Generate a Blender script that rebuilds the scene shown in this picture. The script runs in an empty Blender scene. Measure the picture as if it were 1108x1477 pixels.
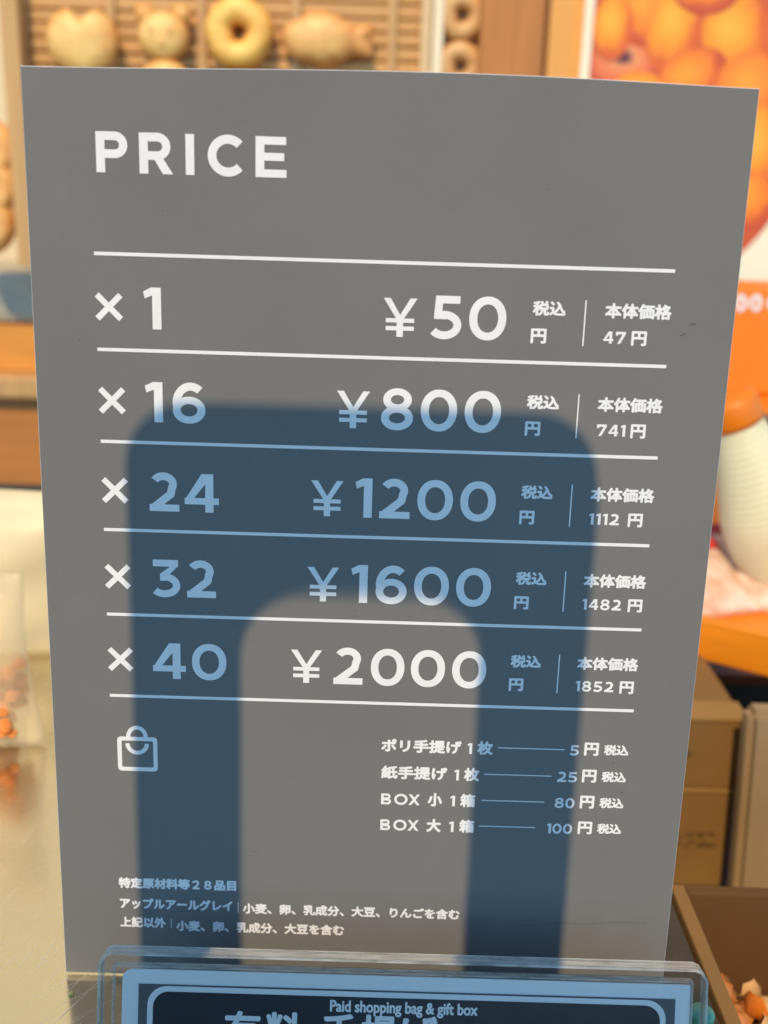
import bpy, bmesh, math, random
from mathutils import Vector, Matrix
random.seed(7)
sc = bpy.context.scene
COL = sc.collection
R = math.radians

# ---------------------------------------------------------------- camera
FPX = 1474.29                       # focal length in pixels of a 1108 x 1477 frame
CAM = Vector((0.00144, -0.29301, 0.26796))
RIGHT = Vector((0.99954, 0.00741, 0.02936))
DOWN = Vector((0.03023, -0.30239, -0.95270))
FWD = Vector((0.00182, 0.95315, -0.30248))
cam = bpy.data.cameras.new("camera")
cam.sensor_fit = 'VERTICAL'
cam.sensor_height = 36.0
cam.sensor_width = 27.0
cam.lens = 36.0 * FPX / 1477.0
cam.clip_start = 0.01
cam.clip_end = 200
cam.dof.use_dof = True
cam.dof.focus_distance = 0.328
cam.dof.aperture_fstop = 8.6
camo = bpy.data.objects.new("camera", cam)
COL.objects.link(camo)
m = Matrix.Identity(4)
for i in range(3):
    m[i][0] = RIGHT[i]; m[i][1] = -DOWN[i]; m[i][2] = -FWD[i]; m[i][3] = CAM[i]
camo.matrix_world = m
sc.camera = camo

# ---------------------------------------------------------------- light
SUN_EL, SUN_AZ = 48.0, 12.0         # height; degrees to the left of straight in front of the board
S = Vector((-math.sin(R(SUN_AZ)) * math.cos(R(SUN_EL)), -math.cos(R(SUN_AZ)) * math.cos(R(SUN_EL)), math.sin(R(SUN_EL))))
w = bpy.data.worlds.new("World"); sc.world = w; w.use_nodes = True
nt = w.node_tree
sky = nt.nodes.new("ShaderNodeTexSky"); sky.sky_type = 'NISHITA'; sky.sun_disc = False
sky.sun_elevation = R(SUN_EL); sky.sun_rotation = R(180 + SUN_AZ)
sky.air_density = 1.0; sky.dust_density = 0.0; sky.ozone_density = 4.0; sky.altitude = 3000
bg = nt.nodes["Background"]
tint = nt.nodes.new("ShaderNodeMix"); tint.data_type = 'RGBA'; tint.blend_type = 'MULTIPLY'; tint.inputs[0].default_value = 1.0
tint.inputs[7].default_value = (0.85, 1.07, 1.0, 1)      # clear, slightly cyan sky
nt.links.new(sky.outputs[0], tint.inputs[6]); nt.links.new(tint.outputs[2], bg.inputs[0])
bg.inputs[1].default_value = 0.15
sun = bpy.data.lights.new("sun", 'SUN'); sun.energy = 2.0; sun.angle = R(0.26); sun.color = (1.0, 0.75, 0.43)
suno = bpy.data.objects.new("sun", sun); COL.objects.link(suno)
suno.rotation_euler = S.to_track_quat('Z', 'Y').to_euler()
suno.location = S * 5
vs = sc.view_settings
vs.view_transform = 'Standard'; vs.look = 'None'; vs.gamma = 1.0; vs.exposure = 0.87
vs.use_curve_mapping = False
sc.cycles.max_bounces = 10
sc.cycles.transparent_max_bounces = 16

# ---------------------------------------------------------------- helpers
def at(px, py, Y):
    """world point seen at photo pixel (px, py) at depth plane Y (used to measure layout)"""
    d = RIGHT * ((px - 554) / FPX) + DOWN * ((py - 738.5) / FPX) + FWD
    return CAM + d * ((Y - CAM.y) / d.y)

def atz(px, py, Z):
    d = RIGHT * ((px - 554) / FPX) + DOWN * ((py - 738.5) / FPX) + FWD
    return CAM + d * ((Z - CAM.z) / d.z)

def srgb(r, g, b):
    f = lambda c: (c / 255 / 12.92) if c / 255 <= .04045 else ((c / 255 + .055) / 1.055) ** 2.4
    return (f(r), f(g), f(b))

def mat(name, col, rough=.5, metal=0., var=.0, scale=20., bump=0., bscale=60., spec=.5, col2=None, stretch=(1, 1, 1), **kw):
    ma = bpy.data.materials.new(name); ma.use_nodes = True
    n, l = ma.node_tree.nodes, ma.node_tree.links
    b = n["Principled BSDF"]
    b.inputs["Roughness"].default_value = rough
    b.inputs["Metallic"].default_value = metal
    b.inputs["Specular IOR Level"].default_value = spec
    for k, v in kw.items():
        b.inputs[k.replace('_', ' ')].default_value = v
    tc = n.new("ShaderNodeTexCoord"); mp = n.new("ShaderNodeMapping")
    l.new(tc.outputs["Object"], mp.inputs[0]); mp.inputs["Scale"].default_value = stretch
    no = n.new("ShaderNodeTexNoise"); no.inputs["Scale"].default_value = scale; no.inputs["Detail"].default_value = 4
    l.new(mp.outputs[0], no.inputs["Vector"])
    mx = n.new("ShaderNodeMix"); mx.data_type = 'RGBA'
    c2 = col2 or tuple(max(0, c * (1 - var * 2)) for c in col)
    c1 = col if col2 else tuple(min(1, c * (1 + var)) for c in col)
    mx.inputs[6].default_value = (*c2, 1); mx.inputs[7].default_value = (*c1, 1)
    rp = n.new("ShaderNodeMapRange"); rp.inputs[1].default_value = .3; rp.inputs[2].default_value = .7
    l.new(no.outputs[0], rp.inputs[0]); l.new(rp.outputs[0], mx.inputs[0])
    l.new(mx.outputs[2], b.inputs["Base Color"])
    if bump:
        bn = n.new("ShaderNodeTexNoise"); bn.inputs["Scale"].default_value = bscale; bn.inputs["Detail"].default_value = 4
        l.new(mp.outputs[0], bn.inputs["Vector"])
        bu = n.new("ShaderNodeBump"); bu.inputs["Strength"].default_value = bump; bu.inputs["Distance"].default_value = .002
        l.new(bn.outputs[0], bu.inputs["Height"]); l.new(bu.outputs[0], b.inputs["Normal"])
    return ma

def link(name, bm, ma, parent=None, smooth=False, loc=None):
    me = bpy.data.meshes.new(name)
    bm.normal_update()
    bm.to_mesh(me); bm.free()
    mats = ma if isinstance(ma, (list, tuple)) else [ma]
    for x in mats: me.materials.append(x)
    if smooth:
        for p in me.polygons: p.use_smooth = True
    o = bpy.data.objects.new(name, me); COL.objects.link(o)
    if parent: o.parent = parent
    if loc is not None: o.location = loc
    return o

def tag(o, label=None, cat=None, group=None, kind=None):
    if label: o["label"] = label
    if cat: o["category"] = cat
    if group: o["group"] = group
    if kind: o["kind"] = kind
    return o

def empty(name, loc=(0, 0, 0), rot=(0, 0, 0)):
    o = bpy.data.objects.new(name, None); COL.objects.link(o)
    o.location = loc; o.rotation_euler = rot; o.empty_display_size = .02
    return o

def box(bm, x0, x1, y0, y1, z0, z1, bev=0.):
    g = bmesh.ops.create_cube(bm, size=1.0)
    vs_ = g['verts']
    for v in vs_:
        v.co = Vector((x0 + (v.co.x + .5) * (x1 - x0), y0 + (v.co.y + .5) * (y1 - y0), z0 + (v.co.z + .5) * (z1 - z0)))
    if bev:
        es = list({e for v in vs_ for e in v.link_edges})
        bmesh.ops.bevel(bm, geom=es, offset=bev, segments=2, profile=.6, affect='EDGES')
    return vs_

def boxobj(name, ma, x0, x1, y0, y1, z0, z1, bev=0., parent=None):
    bm = bmesh.new(); box(bm, x0, x1, y0, y1, z0, z1, bev)
    return link(name, bm, ma, parent)

def prism(bm, pts, thick, axis='y', off=0.):
    """pts: outline in (x, z); extruded along +y by thick"""
    a = [bm.verts.new((x, off, z)) for x, z in pts]
    b = [bm.verts.new((x, off + thick, z)) for x, z in pts]
    bm.faces.new(a); bm.faces.new(b[::-1])
    n = len(pts)
    for i in range(n):
        bm.faces.new((a[(i + 1) % n], a[i], b[i], b[(i + 1) % n]))
    bmesh.ops.recalc_face_normals(bm, faces=bm.faces)

def lathe(bm, prof, seg=48, c=(0, 0, 0), axis='z'):
    rings = []
    for r, z in prof:
        ring = []
        for k in range(seg):
            a = 2 * math.pi * k / seg
            p = (r * math.cos(a), r * math.sin(a), z) if axis == 'z' else (r * math.cos(a), z, r * math.sin(a))
            ring.append(bm.verts.new(Vector(p) + Vector(c)))
        rings.append(ring)
    for i in range(len(rings) - 1):
        for k in range(seg):
            bm.faces.new((rings[i][k], rings[i][(k + 1) % seg], rings[i + 1][(k + 1) % seg], rings[i + 1][k]))
    bm.faces.new(rings[0][::-1]); bm.faces.new(rings[-1])
    bmesh.ops.recalc_face_normals(bm, faces=bm.faces)

def puff(bm, rad, h, c=(0, 0, 0), nt_=48, nr=10, back=.5):
    """a puffy lump: outline radius rad(angle) in x, z; bulge h towards -y"""
    for sgn, hh in ((-1, h), (1, h * back)):
        ctr = bm.verts.new(Vector(c) + Vector((0, sgn * hh, 0)))
        prev = None
        for i in range(1, nr + 1):
            t = math.sin(i / nr * math.pi / 2)
            yy = sgn * hh * math.sqrt(max(0, 1 - t * t))
            ring = []
            for k in range(nt_):
                a = 2 * math.pi * k / nt_
                r = rad(a) * t
                ring.append(bm.verts.new(Vector(c) + Vector((r * math.cos(a), yy, r * math.sin(a)))))
            for k in range(nt_):
                k2 = (k + 1) % nt_
                if prev is None: bm.faces.new((ctr, ring[k], ring[k2]))
                else: bm.faces.new((prev[k], ring[k], ring[k2], prev[k2]))
            prev = ring
    bmesh.ops.remove_doubles(bm, verts=bm.verts, dist=1e-6)
    bmesh.ops.recalc_face_normals(bm, faces=bm.faces)

def torus(bm, Rm, rm, c=(0, 0, 0), seg=48, sub=20, squash=1.0):
    vs_ = []
    for i in range(seg):
        a = 2 * math.pi * i / seg; ring = []
        wob = 1 + .03 * math.sin(3 * a + 1) + .02 * math.sin(5 * a)
        for k in range(sub):
            b = 2 * math.pi * k / sub
            r = Rm * wob + rm * math.cos(b)
            ring.append(bm.verts.new(Vector(c) + Vector((r * math.cos(a), -rm * squash * math.sin(b), r * math.sin(a)))))
        vs_.append(ring)
    for i in range(seg):
        for k in range(sub):
            bm.faces.new((vs_[i][k], vs_[(i + 1) % seg][k], vs_[(i + 1) % seg][(k + 1) % sub], vs_[i][(k + 1) % sub]))
    bmesh.ops.recalc_face_normals(bm, faces=bm.faces)

# ---------------------------------------------------------------- lettering (flat print shapes, mm)
class Ink:
    """collects flat printed shapes in (x right, z up) metres; each stroke a hair above the last"""
    def __init__(s, y0=-.00012): s.bm = bmesh.new(); s.y = y0
    def poly(s, pts):
        s.y -= 2.5e-6
        f = s.bm.faces.new([s.bm.verts.new((x, s.y, z)) for x, z in pts])
        f.normal_update()
        if f.normal.y > 0: f.normal_flip()
    def strip(s, L, Rr):
        s.y -= 2.5e-6
        a = [s.bm.verts.new((x, s.y, z)) for x, z in L]
        b = [s.bm.verts.new((x, s.y, z)) for x, z in Rr]
        for i in range(len(a) - 1):
            f = s.bm.faces.new((a[i], a[i + 1], b[i + 1], b[i]))
            f.normal_update()
            if f.normal.y > 0: f.normal_flip()
    def stroke(s, pts, wd):
        n = len(pts); L, Rr = [], []
        for i in range(n):
            p = Vector(pts[i])
            d1 = (Vector(pts[i]) - Vector(pts[i - 1])).normalized() if i else None
            d2 = (Vector(pts[i + 1]) - Vector(pts[i])).normalized() if i < n - 1 else None
            if d1 is None: nn = Vector((-d2.y, d2.x)); k = 1
            elif d2 is None: nn = Vector((-d1.y, d1.x)); k = 1
            else:
                t = (d1 + d2).normalized(); nn = Vector((-t.y, t.x)); k = 1 / max(.35, nn.dot(Vector((-d1.y, d1.x))))
            L.append(tuple(p + nn * wd / 2 * k)); Rr.append(tuple(p - nn * wd / 2 * k))
        s.strip(L, Rr)
    def rect(s, x0, z0, x1, z1): s.poly([(x0, z0), (x1, z0), (x1, z1), (x0, z1)])
    def ring(s, cx, cz, rx, rz, wd, n=64, e=2.0, wz=None):
        wz = wz or wd
        L, Rr = [], []
        for i in range(n + 1):
            a = 2 * math.pi * i / n
            c_, s_ = math.cos(a), math.sin(a)
            c2 = math.copysign(abs(c_) ** (2 / e), c_); s2 = math.copysign(abs(s_) ** (2 / e), s_)
            L.append((cx + rx * c2, cz + rz * s2)); Rr.append((cx + (rx - wd) * c2, cz + (rz - wz) * s2))
        s.strip(L, Rr)

def arc(cx, cz, rx, rz, a0, a1, n=28):
    return [(cx + rx * math.cos(R(a0 + (a1 - a0) * i / n)), cz + rz * math.sin(R(a0 + (a1 - a0) * i / n))) for i in range(n + 1)]

def glyph(ink, ch, x, z, W, h, s):
    """letter of width W, height h, stroke s with its lower left corner at x, z (metres)"""
    P = lambda pts: ink.poly([(x + a, z + b) for a, b in pts])
    ST = lambda pts, wd=s: ink.stroke([(x + a, z + b) for a, b in pts], wd)
    RC = lambda a, b, c, d: ink.rect(x + a, z + b, x + c, z + d)
    RG = lambda cx, cz, rx, rz, wd=s, e=2.0, wz=None: ink.ring(x + cx, z + cz, rx, rz, wd, e=e, wz=wz)
    ov = .012 * h
    if ch == '0': RG(W / 2, h / 2, W / 2, h / 2 + ov, s, 2.12, s * .94)
    elif ch == 'O': RG(W / 2, h / 2, W / 2, h / 2 + ov, s, 2.05, s * .96)
    elif ch == '1': P([(0, h * .90), (W * .46, h), (W, h), (W, 0), (W - s * 1.08, 0), (W - s * 1.08, h * .81), (W * .09, h * .735)])
    elif ch == '2':
        rx, rz = W * .455 - s / 2, h * .30 - s / 2
        cx, cz = W * .475, h * .70 + ov
        ST(arc(cx, cz, rx, rz, 152, -28, 24) + [(W * .72, h * .455), (s * .62, s * .55)])
        RC(0, 0, W, s * .92)
        P([(0, 0), (W * .3, 0), (W * .3, s * .9), (s * .2, s * .9), (0, s * .7)])
    elif ch == '3':
        RC(W * .06, h - s * .92, W * .93, h)
        P([(W * .93, h), (W * .93, h - s * .8), (W * .56, h * .555), (W * .30, h * .555), (W * .30, h * .62), (W * .62, h - s)])
        ST([(W * .30, h * .62 - s * .46), (W * .45, h * .62 - s * .46)] + arc(W * .45, h * .31, W * .55 - s / 2, h * .31 + ov - s * .46, 88, -142, 30), s * .96)
    elif ch == '4':
        RC(W * .60, 0, W * .60 + s * 1.05, h)
        RC(0, h * .205, W, h * .205 + s * .86)
        P([(0, h * .31), (W * .50, h), (W * .60 + s, h), (W * .60 + s * .5, h * .86), (W * .27, h * .205 + s * .8), (0, h * .205 + s * .4)])
    elif ch == '5':
        RC(W * .15, h - s * .92, W * .93, h)
        P([(W * .15, h), (W * .15 + s * .92, h), (W * .15 + s * .80, h * .56), (W * .10, h * .48)])
        ST([(W * .11, h * .635 - s * .46), (W * .44, h * .635 - s * .46)] + arc(W * .44, h * .317, W * .56 - s / 2, h * .317 + ov - s * .46, 88, -145, 30), s * .96)
    elif ch == '6':
        RG(W / 2, h * .325, W / 2, h * .325 + ov, s, 2.05, s * .92)
        ST(arc(W * .555, h * .5, W * .555 - s / 2, h * .5 + ov - s / 2, 188, 50, 28))
    elif ch == '8':
        RG(W / 2, h * .735, W * .445, h * .265 + ov, s * .95, 2.05, s * .85)
        RG(W / 2, h * .29, W * .5, h * .29 + ov, s, 2.05, s * .88)
    elif ch == '7':
        RC(0, h - s, W, h); RC(0, h * .68, s * .95, h)
        P([(W - s * 1.15, h - s * .9), (W, h - s * .9), (W * .50, 0), (W * .50 - s * 1.15, 0)])
    elif ch == 'Y':   # yen sign
        t = s
        P([(0, h), (t * 1.2, h), (W * .5 + t * .5, h * .44), (W * .5 - t * .35, h * .40)])
        P([(W, h), (W - t * 1.2, h), (W * .5 - t * .5, h * .44), (W * .5 + t * .35, h * .40)])
        RC(W * .5 - t * .56, 0, W * .5 + t * .56, h * .47)
        RC(W * .08, h * .37, W * .92, h * .37 + t * .72); RC(W * .08, h * .165, W * .92, h * .165 + t * .72)
    elif ch in 'PR':
        RC(0, 0, s * 1.02, h)
        lo = .36 if ch == 'P' else .345
        r = (h * (1 - lo)) / 2 - s * .46
        cx = W * .94 - r - s / 2 if ch == 'R' else W - r - s / 2
        cz = h - s * .46 - r
        ST([(s * .5, h - s * .46), (cx, h - s * .46)] + arc(cx, cz, r, r, 90, -90, 24)[1:] + [(s * .5, h * lo + s * .46)], s * .95)
        if ch == 'R': P([(W - s * 1.18, 0), (W, 0), (W * .70, h * .40), (W * .70 - s * 1.1, h * .40)])
    elif ch == 'I': RC(0, 0, W, h)
    elif ch == 'C':
        ST(arc(h * .52, h * .5, h * .52 - s / 2, h * .5 + ov - s / 2, 43, 317, 40))
    elif ch == 'E':
        RC(0, 0, s * 1.02, h)
        for a, k in ((0, 1), (h / 2 - s * .42, .92), (h - s * .9, .98)): RC(s * .5, a, W * k, a + s * .88)
    elif ch == 'B':
        RC(0, 0, s * 1.02, h)
        for lo, hi, k in ((h * .46, h, .93), (0, h * .54, 1.0)):
            r = (hi - lo) / 2 - s * .45; cx = W * k - r - s / 2; cz = (lo + hi) / 2
            ST([(s * .5, hi - s * .45), (cx, hi - s * .45)] + arc(cx, cz, r, r, 90, -90, 18)[1:] + [(s * .5, lo + s * .45)], s * .9)
    elif ch in 'Xx':
        k = s * 1.18 if ch == 'X' else s * 1.4142
        if ch == 'X':
            P([(0, h), (k, h), (W, 0), (W - k, 0)]); P([(W, h), (W - k, h), (0, 0), (k, 0)])
        else:
            q = s * .707
            P([(0, h - q), (q, h), (W, q), (W - q, 0)]); P([(W, h - q), (W - q, h), (0, q), (q, 0)])

def text_into(ink, body, x0, x1, z0, z1, offset=.047):
    """typeset writing with Blender's built-in font, fitted to a box (metres)"""
    cu = bpy.data.curves.new("tmp_text", 'FONT'); cu.body = body; cu.fill_mode = 'FRONT'; cu.resolution_u = 4
    o = bpy.data.objects.new("tmp_text", cu); COL.objects.link(o)
    dg = bpy.context.evaluated_depsgraph_get(); dg.update()
    me = bpy.data.meshes.new_from_object(o.evaluated_get(dg))
    bpy.data.objects.remove(o); bpy.data.curves.remove(cu)
    xs = [v.co.x for v in me.vertices]; ys = [v.co.y for v in me.vertices]
    ax, bx, ay, by = min(xs), max(xs), min(ys), max(ys)
    # bold weight: the same letters laid down several times, each a touch to one side
    rb = offset * (z1 - z0)
    x0 += rb; x1 -= rb; z0 += rb; z1 -= rb
    for k in range(9):
        sx, sz = (0, 0) if k == 8 else (rb * math.cos(k * math.pi / 4), rb * math.sin(k * math.pi / 4))
        ink.y -= 1.2e-6
        vv = [ink.bm.verts.new((sx + x0 + (v.co.x - ax) / (bx - ax) * (x1 - x0), ink.y, sz + z0 + (v.co.y - ay) / (by - ay) * (z1 - z0))) for v in me.vertices]
        for p in me.polygons:
            try:
                f = ink.bm.faces.new([vv[i] for i in p.vertices])
                f.normal_update()
                if f.normal.y > 0: f.normal_flip()
            except ValueError: pass
    bpy.data.meshes.remove(me)

# ================================================================ materials
M_steel = bpy.data.materials.new("brushed_steel"); M_steel.use_nodes = True
def steel():
    n, l = M_steel.node_tree.nodes, M_steel.node_tree.links
    b = n["Principled BSDF"]; b.inputs["Metallic"].default_value = 1
    b.inputs["Base Color"].default_value = (.56, .53, .48, 1)
    tc = n.new("ShaderNodeTexCoord")
    n2 = n.new("ShaderNodeTexNoise"); n2.inputs["Scale"].default_value = 16; n2.inputs["Detail"].default_value = 4
    l.new(tc.outputs["Object"], n2.inputs["Vector"])
    rr = n.new("ShaderNodeMapRange"); rr.inputs[3].default_value = .10; rr.inputs[4].default_value = .24
    l.new(n2.outputs[0], rr.inputs[0]); 
    # hair-line scratches: long thin streaks in several directions, bent a little by noise
    prev = None
    wv = n.new("ShaderNodeTexNoise"); wv.inputs["Scale"].default_value = 9; l.new(tc.outputs["Object"], wv.inputs["Vector"])
    wm = n.new("ShaderNodeMix"); wm.data_type = 'VECTOR'; wm.inputs[0].default_value = .012
    l.new(tc.outputs["Object"], wm.inputs[4]); l.new(wv.outputs["Color"], wm.inputs[5])
    for ang, sx, sy, lo in ((62, 14, 900, .66), (40, 22, 1300, .68), (75, 30, 700, .70), (-20, 18, 1000, .72)):
        m1 = n.new("ShaderNodeMapping"); m1.inputs["Rotation"].default_value = (0, 0, -R(ang))
        m2 = n.new("ShaderNodeMapping"); m2.inputs["Scale"].default_value = (sx, sy, 1)
        l.new(wm.outputs[1], m1.inputs[0]); l.new(m1.outputs[0], m2.inputs[0])
        x = n.new("ShaderNodeTexNoise"); x.inputs["Scale"].default_value = 1; x.inputs["Detail"].default_value = 1
        l.new(m2.outputs[0], x.inputs["Vector"])
        th = n.new("ShaderNodeMapRange"); th.inputs[1].default_value = lo; th.inputs[2].default_value = lo + .06
        l.new(x.outputs[0], th.inputs[0])
        if prev is None: prev = th.outputs[0]
        else:
            ad = n.new("ShaderNodeMath"); ad.operation = 'MAXIMUM'; l.new(prev, ad.inputs[0]); l.new(th.outputs[0], ad.inputs[1]); prev = ad.outputs[0]
    sc_ = n.new("ShaderNodeMix"); sc_.data_type = 'RGBA'; sc_.inputs[6].default_value = (.70, .645, .53, 1); sc_.inputs[7].default_value = (.90, .85, .72, 1)
    l.new(prev, sc_.inputs[0]); l.new(sc_.outputs[2], b.inputs["Base Color"])
    ra = n.new("ShaderNodeMath"); ra.operation = 'MULTIPLY_ADD'; ra.inputs[1].default_value = .22
    l.new(prev, ra.inputs[0]); l.new(rr.outputs[0], ra.inputs[2]); l.new(ra.outputs[0], b.inputs["Roughness"])
steel()

M_board = bpy.data.materials.new("grey_print"); M_board.use_nodes = True
def boardmat():
    n, l = M_board.node_tree.nodes, M_board.node_tree.links
    b = n["Principled BSDF"]; b.inputs["Roughness"].default_value = .46; b.inputs["Specular IOR Level"].default_value = .16
    tc = n.new("ShaderNodeTexCoord")
    def noise(sc_, stretch, det=3):
        mp = n.new("ShaderNodeMapping"); mp.inputs["Scale"].default_value = stretch
        l.new(tc.outputs["Object"], mp.inputs[0])
        x = n.new("ShaderNodeTexNoise"); x.inputs["Scale"].default_value = sc_; x.inputs["Detail"].default_value = det
        l.new(mp.outputs[0], x.inputs["Vector"]); return x.outputs[0]
    a = noise(14, (1, 1, 1)); h = noise(120, (1, 1, 14), 2); v = noise(120, (14, 1, 1), 2); g = noise(2500, (1, 1, 1), 1)
    def add(p, q, kq):
        m1 = n.new("ShaderNodeMath"); m1.operation = 'MULTIPLY_ADD'; m1.inputs[1].default_value = kq
        l.new(q, m1.inputs[0]); l.new(p, m1.inputs[2]); return m1.outputs[0]
    s1 = add(add(add(a, h, .28), v, .24), g, .50)
    mr = n.new("ShaderNodeMapRange"); mr.inputs[1].default_value = .62; mr.inputs[2].default_value = 1.40
    l.new(s1, mr.inputs[0])
    mx = n.new("ShaderNodeMix"); mx.data_type = 'RGBA'
    mx.inputs[6].default_value = (.164, .159, .151, 1); mx.inputs[7].default_value = (.193, .187, .178, 1)
    l.new(mr.outputs[0], mx.inputs[0])
    # faint rubbed smudges
    sm = noise(38, (1, 1, .6), 5); sr = n.new("ShaderNodeMapRange"); sr.inputs[1].default_value = .60; sr.inputs[2].default_value = .78; sr.inputs[4].default_value = .30
    l.new(sm, sr.inputs[0]); m0 = n.new("ShaderNodeMix"); m0.data_type = 'RGBA'; m0.inputs[7].default_value = (.225, .222, .215, 1)
    l.new(sr.outputs[0], m0.inputs[0]); l.new(mx.outputs[2], m0.inputs[6])
    rg = n.new("ShaderNodeMapRange"); rg.inputs[3].default_value = .62; rg.inputs[4].default_value = .80; l.new(a, rg.inputs[0]); l.new(rg.outputs[0], b.inputs["Roughness"])
    # dust and pin-prick specks
    vo = n.new("ShaderNodeTexVoronoi"); vo.inputs["Scale"].default_value = 85
    l.new(tc.outputs["Object"], vo.inputs["Vector"])
    sp = n.new("ShaderNodeMapRange"); sp.inputs[1].default_value = .018; sp.inputs[2].default_value = .03; sp.inputs[3].default_value = 1; sp.inputs[4].default_value = 0
    l.new(vo.outputs["Distance"], sp.inputs[0])
    m2 = n.new("ShaderNodeMix"); m2.data_type = 'RGBA'; m2.inputs[7].default_value = (.125, .122, .118, 1)
    l.new(m0.outputs[2], m2.inputs[6]); l.new(sp.outputs[0], m2.inputs[0])
    l.new(m2.outputs[2], b.inputs["Base Color"])
    bu = n.new("ShaderNodeBump"); bu.inputs["Strength"].default_value = .25; bu.inputs["Distance"].default_value = .0008
    l.new(noise(25, (1, 1, 1)), bu.inputs["Height"]); l.new(bu.outputs[0], b.inputs["Normal"])
boardmat()
M_ink = mat("white_ink", (.835, .825, .81), .7, var=.02, scale=120, spec=.15)
M_core = mat("white_core", (.8, .79, .76), .6, var=.03)

# ================================================================ setting
tag(boxobj("ground", mat("asphalt", (.05, .05, .052), .85, var=.15, scale=6), -40, 40, -40, 40, -1.0, -.92), kind='structure')
CT_R = .1215
counter = boxobj("counter_top", M_steel, -.75, CT_R, -.031, .55, -.03, 0., .0012); tag(counter, kind='structure')
M_dark = mat("dark_shelf", (.10, .095, .09), .45, var=.2, scale=8)
tag(boxobj("lower_shelf", mat("worn_steel", (.20, .19, .18), .4, .6, var=.1), -.5, .9, -.16, .55, -.16, -.1262), kind='structure')

# ================================================================ price board
AL = R(4)
pb = empty("price_board", (0, 0, .0016), (-AL, 0, 0))
tag(pb, "grey price board with white lettering, leaning upright on the steel counter", "price board")
U = lambda u: (u - 105) / 1000
Vz = lambda v: (297 - v) / 1000
bm = bmesh.new()
N = 40
def top_bow(u):
    t = u / 210
    return 1.7 * math.sin(math.pi * t ** 1.25) ** 1.2
front = [(U(0), 0.)] + [(U(210), 0.)] + [(U(210 - 210 * i / N), Vz(0) + top_bow(210 - 210 * i / N) / 1000) for i in range(N + 1)]
prism(bm, front, .0024, off=0.)
for f in bm.faces:
    f.material_index = 0 if f.normal.y < -.9 else 1
ff = [f for f in bm.faces if f.normal.y < -.9]
bmesh.ops.inset_region(bm, faces=ff, thickness=.00018, depth=0., use_even_offset=True)
for f in bm.faces:
    if f.normal.y < -.9 and len(f.verts) == 4: f.material_index = 1
for v in bm.verts:
    if v.co.y < 1e-6 and not any(f in ff for f in v.link_faces): v.co.y = .0003
link("panel", bm, [M_board, M_core], pb)

DV0, DVD, UL, UR = 51.07, 28.077, 19.1, 190.85
for k in range(6):
    ik = Ink(); v = DV0 + DVD * k
    ik.rect(U(UL), Vz(v + .52), U(UR), Vz(v - .52))
    link("divider_line", ik.bm, M_ink, pb)
ik = Ink()
h = 11.25
for ch, a, b in (('P', 20.7, 29.9), ('R', 33.2, 42.9), ('I', 46.6, 49.1), ('C', 53.0, 64.0), ('E', 66.8, 75.8)):
    glyph(ik, ch, U(a), Vz(28.2), (b - a) / 1000, h / 1000, .0025)
link("heading", ik.bm, M_ink, pb)

D0 = [('0', 117.3, 128.4), ('0', 130.7, 141.8)]
rows = [
    ([('1', 33.3, 38.6)], 105.0, [('5', 119.2, 128.5), ('0', 130.7, 141.8)], "47", 171.2),
    ([('1', 33.1, 38.5), ('6', 41.5, 51.5)], 91.6, [('8', 105.2, 115.0)] + D0, "741", 171.4),
    ([('2', 33.7, 43.0), ('4', 44.7, 55.4)], 84.1, [('1', 97.9, 103.2), ('2', 105.5, 115.0)] + D0, "1112", 171.2),
    ([('3', 33.7, 42.9), ('2', 45.0, 54.2)], 83.3, [('1', 97.2, 102.5), ('6', 105.1, 115.0)] + D0, "1482", 171.2),
    ([('4', 33.5, 44.2), ('0', 46.2, 57.4)], 78.3, [('2', 92.2, 101.7), ('0', 104.3, 115.2)] + D0, "1852", 171.1)]
SW = {'1': .30, '7': .62, '4': .72, '2': .62, '8': .68}
yen_end = [184.2, 186.4, 188.0, 190.4, 190.1]
for k, (qty, yx, price, base, bx) in enumerate(rows):
    v0 = DV0 + DVD * k
    ik = qk = Ink()
    glyph(ik, 'x', U(18.85), Vz(v0 + 19.55), .0083, .0083, .00178)
    for ch, a, b in qty: glyph(ik, ch, U(a), Vz(v0 + 21.65), (b - a) / 1000, .0123, .00245)
    ik = Ink()
    glyph(ik, 'Y', U(yx), Vz(v0 + 21.65), .0101, .0114, .00175)
    for ch, a, b in price: glyph(ik, ch, U(a), Vz(v0 + 21.75), (b - a) / 1000, .0126, .00245)
    row = link("price_row", ik.bm, M_ink, pb)
    link("quantity", qk.bm, M_ink, row)
    ik = Ink()
    text_into(ik, "税込", U(149.5), U(159.4), Vz(v0 + 14.15), Vz(v0 + 9.75))
    text_into(ik, "円", U(149.4), U(154.1), Vz(v0 + 22.35), Vz(v0 + 17.9))
    link("tax_note", ik.bm, M_ink, row)
    ik = Ink(); ik.rect(U(165.03), Vz(v0 + 22.7), U(165.43), Vz(v0 + 9.2)); link("separator_line", ik.bm, M_ink, row)
    ik = Ink()
    text_into(ik, "本体価格", U(171.1), U(191.0), Vz(v0 + 14.3), Vz(v0 + 9.75))
    x = bx
    for ch in base:
        wd = 1.5 if ch == '1' else 3.0
        glyph(ik, ch, U(x), Vz(v0 + 21.75), wd / 1000, .0036, .00078)
        x += wd + .65
    text_into(ik, "円", U(yen_end[k] - 4.6), U(yen_end[k]), Vz(v0 + 22.2), Vz(v0 + 17.8))
    link("base_price", ik.bm, M_ink, row)

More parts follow.
